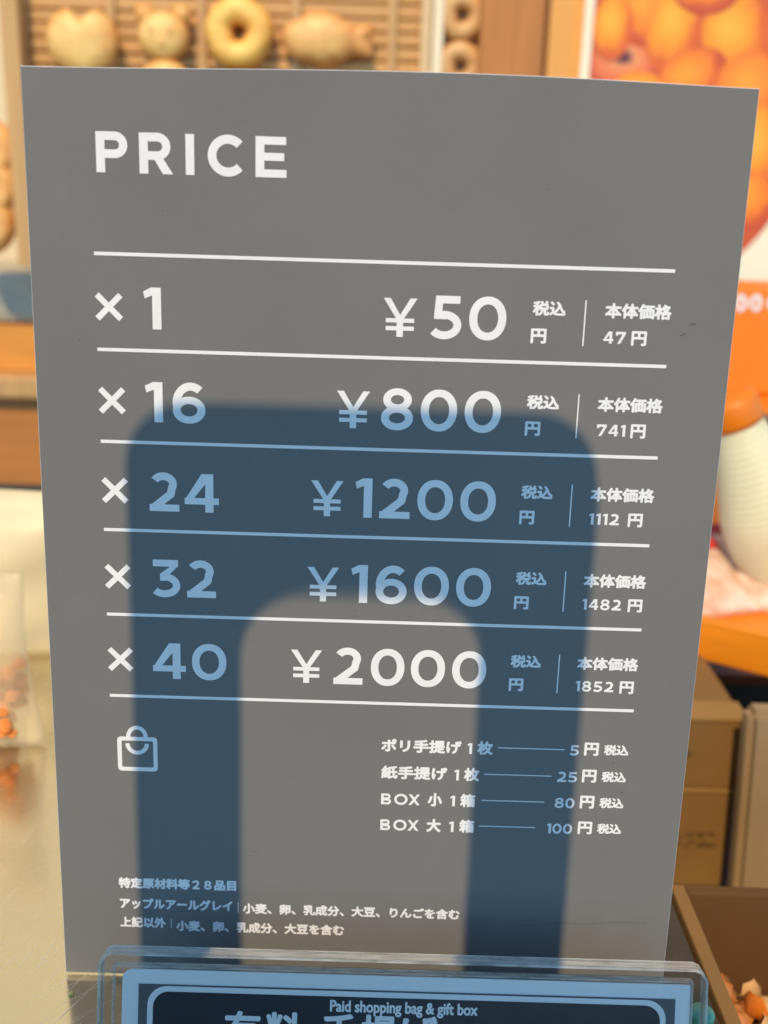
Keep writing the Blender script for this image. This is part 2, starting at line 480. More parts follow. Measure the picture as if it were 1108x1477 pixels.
def small_num(ik, s, x1, vb, h=3.7, wd=3.1):
    """digits set so that they end at x1"""
    ws = [1.45 if c == '1' else wd for c in s]
    x = x1 - sum(ws) - .45 * (len(s) - 1)
    for c, q in zip(s, ws):
        glyph(ik, c, U(x), Vz(vb), q / 1000, h / 1000, .00078); x += q + .45
fees = [("ポリ手提げ", 108.5, 135.1, 136.6, "枚", 140.3, 145.5, 147.2, 169.2, "5", 174.0, 203.95, 208.75),
        ("紙手提げ", 108.7, 130.8, 132.7, "枚", 136.3, 141.5, 143.1, 165.5, "25", 174.1, 213.7, 218.5),
        ("BOX小", 109.0, 129.5, 131.8, "箱", 135.5, 140.6, 142.7, 163.8, "80", 173.9, 223.3, 228.1),
        ("BOX大", 109.0, 129.5, 131.8, "箱", 135.6, 140.7, 142.3, 161.3, "100", 173.8, 232.9, 237.7)]
for body, a, b, one, unit, c, d, l0, l1, num, ne, va, vb in fees:
    ik = Ink()
    if body.startswith("BOX"):
        for ch, p, q in (('B', 109.0, 112.4), ('O', 113.4, 117.9), ('X', 118.2, 122.0)): glyph(ik, ch, U(p), Vz(vb - .15), (q - p) / 1000, .0040, .00085)
        text_into(ik, body[3], U(124.6), U(b), Vz(vb + .1), Vz(va - .1))
    else:
        text_into(ik, body, U(a), U(b), Vz(vb), Vz(va))
    glyph(ik, '1', U(one + .4), Vz(vb - .15), .0016, .0039, .00082)
    text_into(ik, unit, U(c), U(d), Vz(vb), Vz(va - .1))
    ik.rect(U(l0), Vz(va + 2.25), U(l1), Vz(va + 1.9))
    small_num(ik, num, ne, vb - .75)
    text_into(ik, "円", U(175.7), U(180.5), Vz(vb - .8), Vz(va - .75))
    text_into(ik, "税込", U(182.2), U(190.4), Vz(vb - 1.15), Vz(va - .2))
    link("fee_line", ik.bm, M_ink, pb)

ik = Ink()
text_into(ik, "特定原材料等２８品目", U(19.8), U(60.2), Vz(262.7), Vz(258.5))
text_into(ik, "アップルアールグレイ", U(20.0), U(58.9), Vz(270.7), Vz(266.4))
ik.rect(U(60.75), Vz(271.0), U(60.97), Vz(267.0))
text_into(ik, "小麦、卵、乳成分、大豆、りんごを含む", U(62.4), U(137.4), Vz(271.3), Vz(267.2))
text_into(ik, "上記以外", U(19.9), U(35.8), Vz(278.0), Vz(273.8))
ik.rect(U(37.55), Vz(277.9), U(37.77), Vz(274.1))
text_into(ik, "小麦、卵、乳成分、大豆を含む", U(39.3), U(97.6), Vz(278.9), Vz(274.7))
link("allergen_note", ik.bm, M_ink, pb)

# shopping-bag pictogram
ik = Ink()
def rrect(x0, z0, x1, z1, r, n=8):
    p = []
    for cx, cz, a in ((x1 - r, z1 - r, 0), (x0 + r, z1 - r, 90), (x0 + r, z0 + r, 180), (x1 - r, z0 + r, 270)):
        p += arc(cx, cz, r, r, a, a + 90, n)
    return p
o_ = rrect(21.0, 297 - 218.4, 34.3, 297 - 206.0, 1.3); i_ = rrect(22.45, 297 - 216.95, 32.85, 297 - 207.45, .35)
cv = lambda p: [((a - 105) / 1000, b / 1000) for a, b in p]
ik.strip(cv(o_ + o_[:1]), cv(i_ + i_[:1]))
ik.stroke(cv(arc(27.6, 297 - 206.2, 2.9, 3.5, 0, 180)), .0014)
ik.stroke(cv(arc(27.6, 297 - 208.4, 3.2, 3.3, 180, 360)), .0014)
link("bag_pictogram", ik.bm, M_ink, pb)
M_scuff = mat("dark_scuff", (.07, .068, .066), .8, var=.2, scale=300)
rs = random.Random(4)
for (u, v, a, ln_) in ((196.5, 66.5, 8, 2.2), (194.3, 69.8, 20, 1.6), (66.2, 247.2, 0, .5), (65.0, 248.9, 0, .4), (67.1, 249.0, 0, .4), (189.0, 221.5, 35, 1.4), (185.5, 210.4, 10, .6)):
    ik = Ink(-.00006); p0 = Vector((U(u), Vz(v))); d = Vector((math.cos(R(a)), math.sin(R(a)))) * ln_ / 1000
    pr = Vector((-d.y, d.x)).normalized()
    pts = [p0 + d * t_ + pr * rs.uniform(-.00006, .00006) for t_ in (0, .35, .7, 1)]
    ik.stroke([tuple(q) for q in pts], .00028)
    link("scuff", ik.bm, M_scuff, pb)
ik = Ink(-.00005)
M_crease = mat("faint_crease", (.135, .131, .125), .8, var=.1, scale=200)
ik.stroke([(U(158 + 4.0 * i), Vz(272.6 - .22 * i + .25 * math.sin(i * 1.3))) for i in range(12)], .00030)
link("crease", ik.bm, M_crease, pb)

# ================================================================ acrylic sign holder and its card
HY, HZ, HW, HL = -.030, .03673, .19119, R(16)
HX = .01249
HH = .150                                              # height of the leaning sleeve
base_pt = Vector((HX, HY - math.sin(HL) * HH, HZ - math.cos(HL) * HH))
M_acr = bpy.data.materials.new("clear_acrylic"); M_acr.use_nodes = True
def acr():
    n, l = M_acr.node_tree.nodes, M_acr.node_tree.links
    for q in list(n):
        if q.type == 'BSDF_PRINCIPLED': n.remove(q)
    t = n.new("ShaderNodeBsdfTransparent"); t.inputs[0].default_value = (.985, .988, .985, 1)
    g = n.new("ShaderNodeBsdfGlossy"); g.inputs["Roughness"].default_value = .03
    fr = n.new("ShaderNodeFresnel"); fr.inputs[0].default_value = 1.22
    mx = n.new("ShaderNodeMixShader")
    l.new(fr.outputs[0], mx.inputs[0]); l.new(t.outputs[0], mx.inputs[1]); l.new(g.outputs[0], mx.inputs[2])
    l.new(mx.outputs[0], n["Material Output"].inputs[0])
acr()
M_edge = bpy.data.materials.new("polished_acrylic_edge"); M_edge.use_nodes = True
def edg():
    n, l = M_edge.node_tree.nodes, M_edge.node_tree.links
    b = n["Principled BSDF"]; b.inputs["Base Color"].default_value = (.90, .88, .80, 1); b.inputs["Roughness"].default_value = .15
    t = n.new("ShaderNodeBsdfTransparent"); t.inputs[0].default_value = (.97, .98, .97, 1)
    no = n.new("ShaderNodeTexNoise"); no.inputs["Scale"].default_value = 90; tc = n.new("ShaderNodeTexCoord")
    mp = n.new("ShaderNodeMapping"); mp.inputs["Scale"].default_value = (1, 8, 1)
    l.new(tc.outputs["Object"], mp.inputs[0]); l.new(mp.outputs[0], no.inputs["Vector"])
    mr = n.new("ShaderNodeMapRange"); mr.inputs[1].default_value = .3; mr.inputs[2].default_value = .7; mr.inputs[3].default_value = .14; mr.inputs[4].default_value = .55
    l.new(no.outputs[0], mr.inputs[0])
    mx = n.new("ShaderNodeMixShader"); l.new(mr.outputs[0], mx.inputs[0]); l.new(t.outputs[0], mx.inputs[1]); l.new(b.outputs[0], mx.inputs[2])
    l.new(mx.outputs[0], n["Material Output"].inputs[0])
edg()
sh = empty("sign_holder", base_pt, (-HL, 0, 0))
tag(sh, "clear acrylic sign holder with cut corners in front of the grey board", "sign holder")
def holder_outline(w2, h, c):
    return [(-w2, 0), (w2, 0), (w2, h - c), (w2 - c * .45, h - c * .22), (w2 - c, h), (-w2 + c, h), (-w2 + c * .45, h - c * .22), (-w2, h - c)]
bm = bmesh.new(); prism(bm, holder_outline(HW / 2, HH, .0036), .0012, off=0.)
link("front_sheet", bm, M_acr, sh)
bm = bmesh.new(); prism(bm, holder_outline(HW / 2, HH, .0036), .0012, off=.0040)
link("back_sheet", bm, M_acr, sh)
# edge of the sheets and pocket, polished and catching the light
def edge_loop(ins, wd, y0, y1):
    bm = bmesh.new()
    a = holder_outline(HW / 2 - ins, HH - ins, .0036)[2:]; 
    a = [(HW / 2 - ins, 0)] + a + [(-HW / 2 + ins, 0)]
    b = holder_outline(HW / 2 - ins - wd, HH - ins - wd, .0034)[2:]
    b = [(HW / 2 - ins - wd, 0)] + b + [(-HW / 2 + ins + wd, 0)]
    A0 = [bm.verts.new((x, y0, z)) for x, z in a]; B0 = [bm.verts.new((x, y0, z)) for x, z in b]
    A1 = [bm.verts.new((x, y1, z)) for x, z in a]; B1 = [bm.verts.new((x, y1, z)) for x, z in b]
    n = len(a)
    for i in range(n - 1):
        for q in ((A0[i], A0[i + 1], B0[i + 1], B0[i]), (A1[i], B1[i], B1[i + 1], A1[i + 1]),
                  (A0[i], A1[i], A1[i + 1], A0[i + 1]), (B0[i], B0[i + 1], B1[i + 1], B1[i])): bm.faces.new(q)
    bm.faces.new((A0[0], B0[0], B1[0], A1[0])); bm.faces.new((A0[-1], A1[-1], B1[-1], B0[-1]))
    bmesh.ops.recalc_face_normals(bm, faces=bm.faces)
    return bm
link("polished_edge", edge_loop(-.0002, .0007, -.0002, .0054), M_edge, sh)
def pocket():
    w2, h, t = HW / 2 - .0040, HH - .0044, .0005
    return [(-w2, -w2 + t, .0013, .0039, 0, h), (w2 - t, w2, .0013, .0039, 0, h), (-w2 + t + .0001, w2 - t - .0001, .0013, .0039, h - t, h)]
for q in pocket(): boxobj("pocket_edge", M_edge, *q, parent=sh)
boxobj("foot", M_acr, -HW / 2, HW / 2, -.045, -.0005, 0., .0025, parent=sh).rotation_euler = (HL, 0, 0)

cw0, cw1, ct = -HW / 2 + .0070, HW / 2 - .0046, HH - .0058
ic = empty("info_card", base_pt, (-HL, 0, 0))
tag(ic, "white and dark navy card about shopping bags held in the acrylic holder", "card")
M_card = mat("white_card", (.88, .875, .87), .45, var=.015)
M_navy = mat("dark_print", (.030, .034, .046), .4, var=.1, scale=60)
M_grey = mat("charcoal_print", (.115, .115, .125), .45, var=.06, scale=60)
bm = bmesh.new()
r = .0034
pts = [(cw0, .002), (cw1, .002), (cw1, ct)] + arc(cw0 + r, ct - r, r, r, 90, 180, 8)
prism(bm, pts, .0004, off=.0022)
link("paper", bm, M_card, ic)
gx0, gx1, gt = -HW / 2 + .0122, HW / 2 - .0093, HH - .0104
ik = Ink(.0022 - .0002); ik.rect(gx0, .008, gx1, gt); link("printed_ground", ik.bm, M_grey, ic)
ik = Ink(.0022 - .0003); ik.poly(rrect(gx0 + .0029, .011, gx1 - .0029, gt - .0005, .0062, 12)); link("printed_border", ik.bm, M_card, ic)
ik = Ink(.0022 - .0004); ik.poly(rrect(gx0 + .0047, .0128, gx1 - .0047, gt - .0022, .0050, 12)); link("printed_panel", ik.bm, M_navy, ic)
ik = Ink(.0022 - .0005)
ctx = -HW / 2
text_into(ik, "Paid shopping bag & gift box", ctx + .0728, ctx + .1195, HH - .0186, HH - .0136, .03)
link("subtitle", ik.bm, M_card, ic)
ik = Ink(.0022 - .0005)
for chs, a, b in (("有", .0395, .0510), ("料", .0525, .0640), ("手", .0702, .0815), ("提", .0828, .0942), ("げ", .0955, .1070)):
    text_into(ik, chs, ctx + a, ctx + b, HH - .0300, HH - .0180, .032)
link("title", ik.bm, M_card, ic)

# ================================================================ unseen stand behind the viewpoint, added to cast the arch shadow
CY = -.50
def cast(u, v):
    P = Vector((U(u), 0, Vz(v))); P = Vector((P.x, math.sin(AL) * P.z, math.cos(AL) * P.z + .0016))
    t = (CY - P.y) / S.y
    q = P + S * t
    return (q.x, q.z)
def rr_uv(u0, v0, u1, v1, r, n=10, corners=(1, 1, 1, 1)):
    p = []
    for (cu, cvv, a), k in zip(((u1 - r, v0 + r, 0), (u0 + r, v0 + r, 90), (u0 + r, v1 - r, 180), (u1 - r, v1 - r, 270)), corners):
        for q in arc(0, 0, r, r, a, a + 90, n): p.append((cu + q[0], cvv - q[1]))
    return p
stand = empty("shadow_stand", (0, CY, -.92))
tag(stand, "unseen dark stand with an arched top, added to cast the arch shadow on the board", "shadow caster")
M_std = mat("matt_black", (.05, .05, .055), .6, var=.1)
ou = [(27.2, 296)] + [(27.2, 118)] + [(27.2 + 20 - 20 * math.cos(R(a)), 98 + 20 - 20 * math.sin(R(a))) for a in range(0, 91, 9)] + \
     [(173.2 - 20 + 20 * math.sin(R(a)), 98 + 20 - 20 * math.cos(R(a))) for a in range(0, 91, 9)] + [(173.0, 296)]
def arch_in(u0, u1, v, r):
    return [(u0, 296), (u0, v + r)] + [(u0 + r - r * math.cos(R(a)), v + r - r * math.sin(R(a))) for a in range(0, 91, 9)] + \
           [(u1 - r + r * math.sin(R(a)), v + r - r * math.cos(R(a))) for a in range(0, 91, 9)] + [(u1, 296)]
inn = arch_in(60.8, 140.6, 149.0, 25)
lip = arch_in(62.2, 139.2, 155.6, 20)
bm = bmesh.new()
TH = .007
oo = [cast(*q) for q in ou]; ii = [cast(*q) for q in inn]
# resample both outlines to the same count and bridge them
def strip_solid(bm, A, B, y0, y1):
    a0 = [bm.verts.new((x, y0, z + .92)) for x, z in A]; b0 = [bm.verts.new((x, y0, z + .92)) for x, z in B]
    a1 = [bm.verts.new((x, y1, z + .92)) for x, z in A]; b1 = [bm.verts.new((x, y1, z + .92)) for x, z in B]
    for i in range(len(A) - 1):
        for q in ((a0[i], a0[i + 1], b0[i + 1], b0[i]), (a1[i], b1[i], b1[i + 1], a1[i + 1]), (a0[i], a1[i], a1[i + 1], a0[i + 1]), (b0[i], b0[i + 1], b1[i + 1], b1[i])): bm.faces.new(q)
    bmesh.ops.recalc_face_normals(bm, faces=bm.faces)
strip_solid(bm, oo, ii, -TH / 2, TH / 2)
link("shadow_arch", bm, M_std, stand)
M_lip = bpy.data.materials.new("half_shadow_film"); M_lip.use_nodes = True
nn, ll = M_lip.node_tree.nodes, M_lip.node_tree.links
tr_ = nn.new("ShaderNodeBsdfTransparent"); tr_.inputs[0].default_value = (.55, .55, .55, 1); ll.new(tr_.outputs[0], nn["Material Output"].inputs[0])
bm = bmesh.new(); strip_solid(bm, [cast(*q) for q in inn], [cast(*q) for q in lip], -.0006, .0006)
link("shadow_arch_lip", bm, M_lip, stand)  # see-through rim added for the half-lit band inside the arch shadow
bl = cast(-4, 300.4); br = cast(226, 300.4)
bm = bmesh.new()
zt = bl[1] + .92
prism(bm, [(bl[0], .05), (br[0], .05), (br[0], zt), (bl[0] + .022, zt), (bl[0], zt - .016)], .007, off=-.0035)
link("shadow_panel", bm, M_std, stand)  # wide panel added to keep the holder and card in shade
boxobj("floor_plate", M_std, bl[0] - .05, br[0] + .05, -.18, .18, 0., .05, .006, parent=stand)

# ================================================================ background, left: donut display
YD = .95
mmD = 1.24 / FPX
M_bamboo = mat("bamboo", srgb(212, 160, 96), .55, var=.10, scale=9, stretch=(1, 1, 30))
M_gap = mat("dark_bamboo_gap", srgb(150, 102, 52), .7, var=.1)
M_post = mat("pale_wood_post", srgb(204, 158, 100), .5, var=.07, scale=6, stretch=(12, 12, 1))
M_brown = mat("brown_wood_post", srgb(192, 122, 54), .5, var=.10, scale=6, stretch=(12, 12, 1))
M_orpan = mat("orange_wood_panel", srgb(234, 166, 80), .45, var=.06, scale=5, stretch=(8, 8, 1))
M_cream = mat("cream_strip", srgb(245, 236, 205), .5, var=.03)

def XZ(px, py, Y): q = at(px, py, Y); return q.x, q.z
dx0, dzt = XZ(30, -60, YD); dx1, dzb = XZ(606, 383, YD)
dsp = empty("display_rack", (dx0, YD, dzb))
tag(dsp, "wooden display rack of horizontal bamboo slats with donuts hanging on it", "display rack")
def lp(o): o.parent = dsp; o.matrix_parent_inverse = Matrix.Translation(-dsp.location); return o
lp(boxobj("backing", M_gap, dx0, dx1, YD + .010, YD + .018, dzb, dzt))
bm = bmesh.new()
z = dzb + .004
while z < dzt - .01:
    hgt = random.uniform(.0115, .0135)
    box(bm, dx0, dx1, YD, YD + .010, z, z + hgt, .002); z += hgt + random.uniform(.0018, .003)
lp(link("slat_panel", bm, M_bamboo))
for px in (160, 291, 427, 566):
    x = XZ(px, 50, YD - .006)[0]
    lp(boxobj("batten", M_post, x - .005, x + .005, YD - .006, YD - .0005, dzb, dzt, .001))
x0 = XZ(4, 100, YD - .03)[0]; x1 = XZ(31, 100, YD - .03)[0]
lp(boxobj("frame_post", M_post, x0, x1, YD - .03, YD + .02, dzb - .012, dzt, .002))

def donut_mat(name, c1, c2):
    """fried dough: paler on its flat face, browner round its rim (object y runs into the depth)"""
    ma = bpy.data.materials.new(name); ma.use_nodes = True
    n, l = ma.node_tree.nodes, ma.node_tree.links; b = n["Principled BSDF"]; b.inputs["Roughness"].default_value = .42
    tc = n.new("ShaderNodeTexCoord"); sp = n.new("ShaderNodeSeparateXYZ"); l.new(tc.outputs["Object"], sp.inputs[0])
    no = n.new("ShaderNodeTexNoise"); no.inputs["Scale"].default_value = 45; l.new(tc.outputs["Object"], no.inputs["Vector"])
    ad = n.new("ShaderNodeMath"); ad.operation = 'MULTIPLY_ADD'; ad.inputs[1].default_value = .026
    l.new(no.outputs[0], ad.inputs[0]); l.new(sp.outputs[1], ad.inputs[2])
    mr = n.new("ShaderNodeMapRange"); mr.inputs[1].default_value = -.006; mr.inputs[2].default_value = .016
    l.new(ad.outputs[0], mr.inputs[0])
    mx = n.new("ShaderNodeMix"); mx.data_type = 'RGBA'; mx.inputs[6].default_value = (*c1, 1); mx.inputs[7].default_value = (*c2, 1)
    l.new(mr.outputs[0], mx.inputs[0]); l.new(mx.outputs[2], b.inputs["Base Color"])
    n3 = n.new("ShaderNodeTexNoise"); n3.inputs["Scale"].default_value = 70; n3.inputs["Detail"].default_value = 5; l.new(tc.outputs["Object"], n3.inputs["Vector"])
    bu = n.new("ShaderNodeBump"); bu.inputs["Strength"].default_value = .8; bu.inputs["Distance"].default_value = .003
    l.new(n3.outputs[0], bu.inputs["Height"]); l.new(bu.outputs[0], b.inputs["Normal"])
    return ma
M_dough = donut_mat("fried_dough", srgb(248, 206, 126), srgb(222, 142, 58))
M_dough2 = donut_mat("golden_dough", srgb(252, 204, 104), srgb(232, 144, 44))
M_fish = donut_mat("brown_dough", srgb(242, 192, 116), srgb(216, 132, 60))
def heart(a):
    # polar heart
    d = a - math.pi / 2
    d = (d + math.pi) % (2 * math.pi) - math.pi
    notch = .40 * math.exp(-(d / .33) ** 2)
    tip = .10 * math.exp(-((abs(d) - math.pi) / .45) ** 2)
    return .036 * (1.02 - notch + tip + .06 * math.cos(2 * d) * -1)
c = at(119, 57, YD - .018)
bm = bmesh.new(); puff(bm, lambda a: heart(a) * 1.03, .016)
tag(link("heart_donut", bm, M_dough, smooth=True, loc=c), "plain heart shaped donut on the bamboo slats", "donut", "donuts on the bamboo slats")
c = at(236, 52, YD - .018)
bm = bmesh.new()
puff(bm, lambda a: .027 * (1 + .05 * math.cos(2 * a)), .016, (0, 0, 0))
for sx in (-1, 1): puff(bm, lambda a: .011, .010, (sx * .020, .002, .022), 24, 6)
puff(bm, lambda a: .027 * (1 + .06 * math.cos(2 * a)), .014, (0, .001, -.048))
for sx in (-1, 1): puff(bm, lambda a: .010, .009, (sx * .022, .002, -.066), 24, 6)
bear = tag(link("bear_donut", bm, M_dough, smooth=True, loc=c), "bear shaped donut with round ears on the bamboo slats", "donut", "donuts on the bamboo slats")
bm = bmesh.new()
for q in ((-.010, .004), (.010, .004), (0, -.008)): puff(bm, lambda a: .0035, .002, (q[0], -.0148, q[1]), 16, 4)
link("face", bm, M_fish, bear, smooth=True)
c = at(345, 47, YD - .018)
bm = bmesh.new(); torus(bm, .0225, .0150)
tag(link("ring_donut", bm, M_dough2, smooth=True, loc=c), "golden ring donut with a small hole on the bamboo slats", "donut", "donuts on the bamboo slats")
c = at(463, 56, YD - .018)
bm = bmesh.new()
fish = []
for i in range(48):
    a = 2 * math.pi * i / 48
    fish.append(.043 / math.sqrt(math.cos(a) ** 2 + (math.sin(a) / .60) ** 2) * (1 + .03 * math.sin(7 * a)))
puff(bm, lambda a: fish[int(round(a / (2 * math.pi) * 48)) % 48], .016)
def tail(a):      # a fan that opens to the right
    d = (a + math.pi) % (2 * math.pi) - math.pi
    return .016 + .012 * math.exp(-((abs(d) - .55) / .40) ** 2)
puff(bm, tail, .010, (.034, .002, .000), 48, 6)
puff(bm, lambda a: .008 + .008 * abs(math.cos(a)), .007, (-.004, .004, .020), 24, 5); puff(bm, lambda a: .006 + .006 * abs(math.cos(a)), .007, (.006, .004, -.022), 24, 5)
tag(link("fish_donut", bm, M_fish, smooth=True, loc=c), "fish shaped donut with a tail fin on the bamboo slats", "donut", "donuts on the bamboo slats")

# second rack column between pale posts
def post(name, ma, p0, p1, Y, d, label, cat, zb=-.10, zt=.62):
    a = XZ(p0, 60, Y)[0]; b = XZ(p1, 60, Y)[0]
    o = boxobj(name, ma, a, b, Y, Y + d, zb, zt, .002)
    return tag(o, label, cat)
post("side_panel", mat("pale_panel", srgb(226, 190, 140), .5, var=.05), 607, 622, YD - .02, .03, "pale tan vertical panel at the right end of the bamboo rack", "panel")
post("white_post", M_cream, 623, 639, YD - .01, .03, "cream white upright post beside the narrow donut column", "post")
post("hanging_board", mat("grey_tan_board", srgb(186, 150, 108), .6, var=.08), 640, 692, YD + .012, .02, "narrow brown board behind two ring donuts", "board")
for k, (px, py, lab) in enumerate(((667, 22, "pale ring donut at the top of the narrow board"), (664, 96, "pale sugared ring donut just above the grey board edge"))):
    bm = bmesh.new(); torus(bm, .0165, .0105, squash=.9)
    tag(link("ring_donut", bm, donut_mat("pale_dough", srgb(228, 190, 128), srgb(196, 126, 62)), smooth=True, loc=at(px, py, YD + .002)), lab, "donut", "donuts on the narrow board")
post("wooden_post", M_brown, 693, 784, YD - .04, .08, "wide brown wooden upright post behind the board", "post")
post("dark_trim", mat("dark_trim", srgb(130, 92, 62), .5), 785, 790, YD - .03, .05, "thin dark trim strip beside the wide brown post", "trim")
post("wood_partition", M_orpan, 791, 848, YD - .035, .06, "plain orange-tan upright panel left of the poster", "panel")

# poster with heap of orange donuts
YP = .90
px0, pzt = XZ(850, -60, YP); px1, pzb = XZ(1330, 430, YP)
po = empty("food_poster", ((px0 + px1) / 2, YP, pzb)); 
tag(po, "white poster with a round picture of heaped orange donuts", "poster")
o = boxobj("paper", M_cream, px0 - po.location.x, px1 - po.location.x, 0, .004, 0, pzt - pzb, parent=po)
def print_mat(name, c0, c1, c2, hole=False):
    """printed picture of one bun: the photograph on the poster itself is paler in the middle and redder at its outline"""
    ma = bpy.data.materials.new(name); ma.use_nodes = True
    n, l = ma.node_tree.nodes, ma.node_tree.links; b = n["Principled BSDF"]; b.inputs["Roughness"].default_value = .4
    tc = n.new("ShaderNodeTexCoord"); ad = n.new("ShaderNodeVectorMath"); ad.operation = 'ADD'; ad.inputs[1].default_value = (.16, 0, -.20)
    no = n.new("ShaderNodeTexNoise"); no.inputs["Scale"].default_value = 2.2; l.new(tc.outputs["Object"], no.inputs["Vector"])
    l.new(tc.outputs["Object"], ad.inputs[0])
    ln = n.new("ShaderNodeVectorMath"); ln.operation = 'LENGTH'; l.new(ad.outputs[0], ln.inputs[0])
    mm2 = n.new("ShaderNodeMath"); mm2.operation = 'MULTIPLY_ADD'; mm2.inputs[1].default_value = .5; l.new(no.outputs[0], mm2.inputs[0]); l.new(ln.outputs["Value"], mm2.inputs[2])
    cr = n.new("ShaderNodeValToRGB"); e = cr.color_ramp.elements
    sub = n.new("ShaderNodeMath"); sub.operation = 'SUBTRACT'; sub.inputs[1].default_value = .25; l.new(mm2.outputs[0], sub.inputs[0])
    e[0].position = .12; e[0].color = (*(srgb(96, 52, 60) if hole else c0), 1); e[1].position = 1.0; e[1].color = (*c2, 1)
    q = e.new(.68); q.color = (*c1, 1)
    if hole: q = e.new(.30); q.color = (*c0, 1)
    l.new(sub.outputs[0], cr.inputs[0]); l.new(cr.outputs[0], b.inputs["Base Color"])
    return ma
M_pic = mat("printed_ground", srgb(214, 92, 40), .4, var=.1, scale=14)
cpx = at(905, 172, YP - .001)
bm = bmesh.new()
rad = 246 * 1.19 / FPX
pts = []
for i in range(97):
    a = 2 * math.pi * i / 96
    x = cpx.x + rad * math.cos(a); zz = cpx.z + rad * math.sin(a)
    pts.append((max(x, px0 + .010) - po.location.x, min(max(zz, pzb + .005), pzt - .005) - pzb))
cl = [pts[0]]
for q in pts[1:-1]:
    if (Vector(q) - Vector(cl[-1])).length > 1e-4: cl.append(q)
ik = Ink(-.0004); ik.poly(cl); link("printed_picture", ik.bm, M_pic, po)
pms = [print_mat("print_yellow", srgb(255, 180, 52), srgb(252, 150, 22), srgb(224, 100, 30)), print_mat("print_orange", srgb(252, 158, 40), srgb(246, 130, 24), srgb(206, 80, 34)),
       print_mat("print_pink", srgb(240, 150, 90), srgb(236, 118, 66), srgb(196, 70, 48), True)]
buns = [(905, 92, 52, 40, 0, 2), (930, 20, 52, 40, 20, 1), (972, 42, 36, 56, 8, 0), (1062, 52, 46, 54, -15, 0), (1000, 112, 48, 36, -25, 1), (1085, 130, 52, 50, 0, 1), (925, 150, 50, 40, 10, 0),
        (1010, 190, 50, 48, 15, 0), (1088, 215, 48, 58, 0, 0), (1075, 290, 44, 40, 25, 1), (940, 230, 48, 44, 0, 1), (1000, 280, 46, 46, 0, 2), (1130, 60, 30, 44, 0, 1), (1020, -20, 46, 34, 0, 1), (900, 300, 40, 40, 0, 0), (880, 40, 26, 40, 0, 0), (880, 190, 28, 44, 0, 1), (1045, 335, 30, 26, 0, 1)]
for i, (px, py, rx, rz, ro, mi) in enumerate(buns):
    bm = bmesh.new()
    bm.faces.new([bm.verts.new((math.cos(2 * math.pi * k / 40), 0, math.sin(2 * math.pi * k / 40))) for k in range(40)])
    q = at(px, py, YP)
    if (Vector((q.x, q.z)) - Vector((cpx.x, cpx.z))).length + max(rx, rz) * 1.19 / FPX > rad: 
        kk = max(.3, (rad - (Vector((q.x, q.z)) - Vector((cpx.x, cpx.z))).length) / (max(rx, rz) * 1.19 / FPX)); kk = min(1, kk + .1)
    else: kk = 1
    o = link("printed_bun", bm, pms[mi], po, loc=(max(q.x, px0 + .010 + rx * 1.19 / FPX * kk) - po.location.x, -.0006 - .00008 * i, q.z - pzb))
    o.scale = (rx * 1.19 / FPX * kk, 1, rz * 1.19 / FPX * kk); o.rotation_euler = (0, R(ro), 0)

# shop wall and cabinet behind
tag(boxobj("shop_wall", mat("shop_wall", srgb(236, 214, 172), .7, var=.05, scale=4), -2.2, 2.2, 1.25, 1.33, -.92, 1.5), "plain beige shop wall behind everything", "wall")
M_cab = mat("cabinet_wood", srgb(196, 128, 62), .45, var=.10, scale=5, stretch=(1, 1, 14))
a = at(-400, 470, 1.0); b = at(300, 720, 1.0)
cabr = empty("cabinet", (-.62, 1.0, -.92)); tag(cabr, "orange-brown wooden cabinet with a pale ledge behind the counter", "cabinet")
boxobj("carcass", M_cab, -.75, .62, 0, .24, 0, .92 + at(20, 560, 1.0).z, .003, parent=cabr)
boxobj("ledge", M_post, -.77, .64, -.018, .235, .92 + at(20, 575, .98).z, .92 + at(20, 545, .98).z, .003, parent=cabr)
boxobj("upper_front", mat("orange_wood", srgb(222, 146, 56), .4, var=.07, scale=6, stretch=(1, 1, 10)), -.75, .62, .02, .24, .92 + at(20, 540, 1.02).z + .004, .92 + at(20, 470, 1.02).z, .002, parent=cabr)
tag(boxobj("machine_casing", mat("blue_grey_casing", srgb(172, 166, 148), .4, var=.12, scale=14), -1.2, -.20, 1.03, 1.2, at(20, 468, 1.03).z + .001, at(20, 392, 1.03).z, .012), "blue-grey casing lying on top of the wooden cabinet", "casing")
# shelf of donuts seen past the frame post on the far left
for k, (px, py) in enumerate(((-8, 215), (-6, 268), (-10, 322))):
    bm = bmesh.new(); torus(bm, .022, .014)
    tag(link("ring_donut", bm, M_fish, smooth=True, loc=at(px - 10, py, YD + .01)),
        ("uppermost", "middle", "lowest")[k] + " golden donut at the left frame edge past the post", "donut", "donuts past the left post")

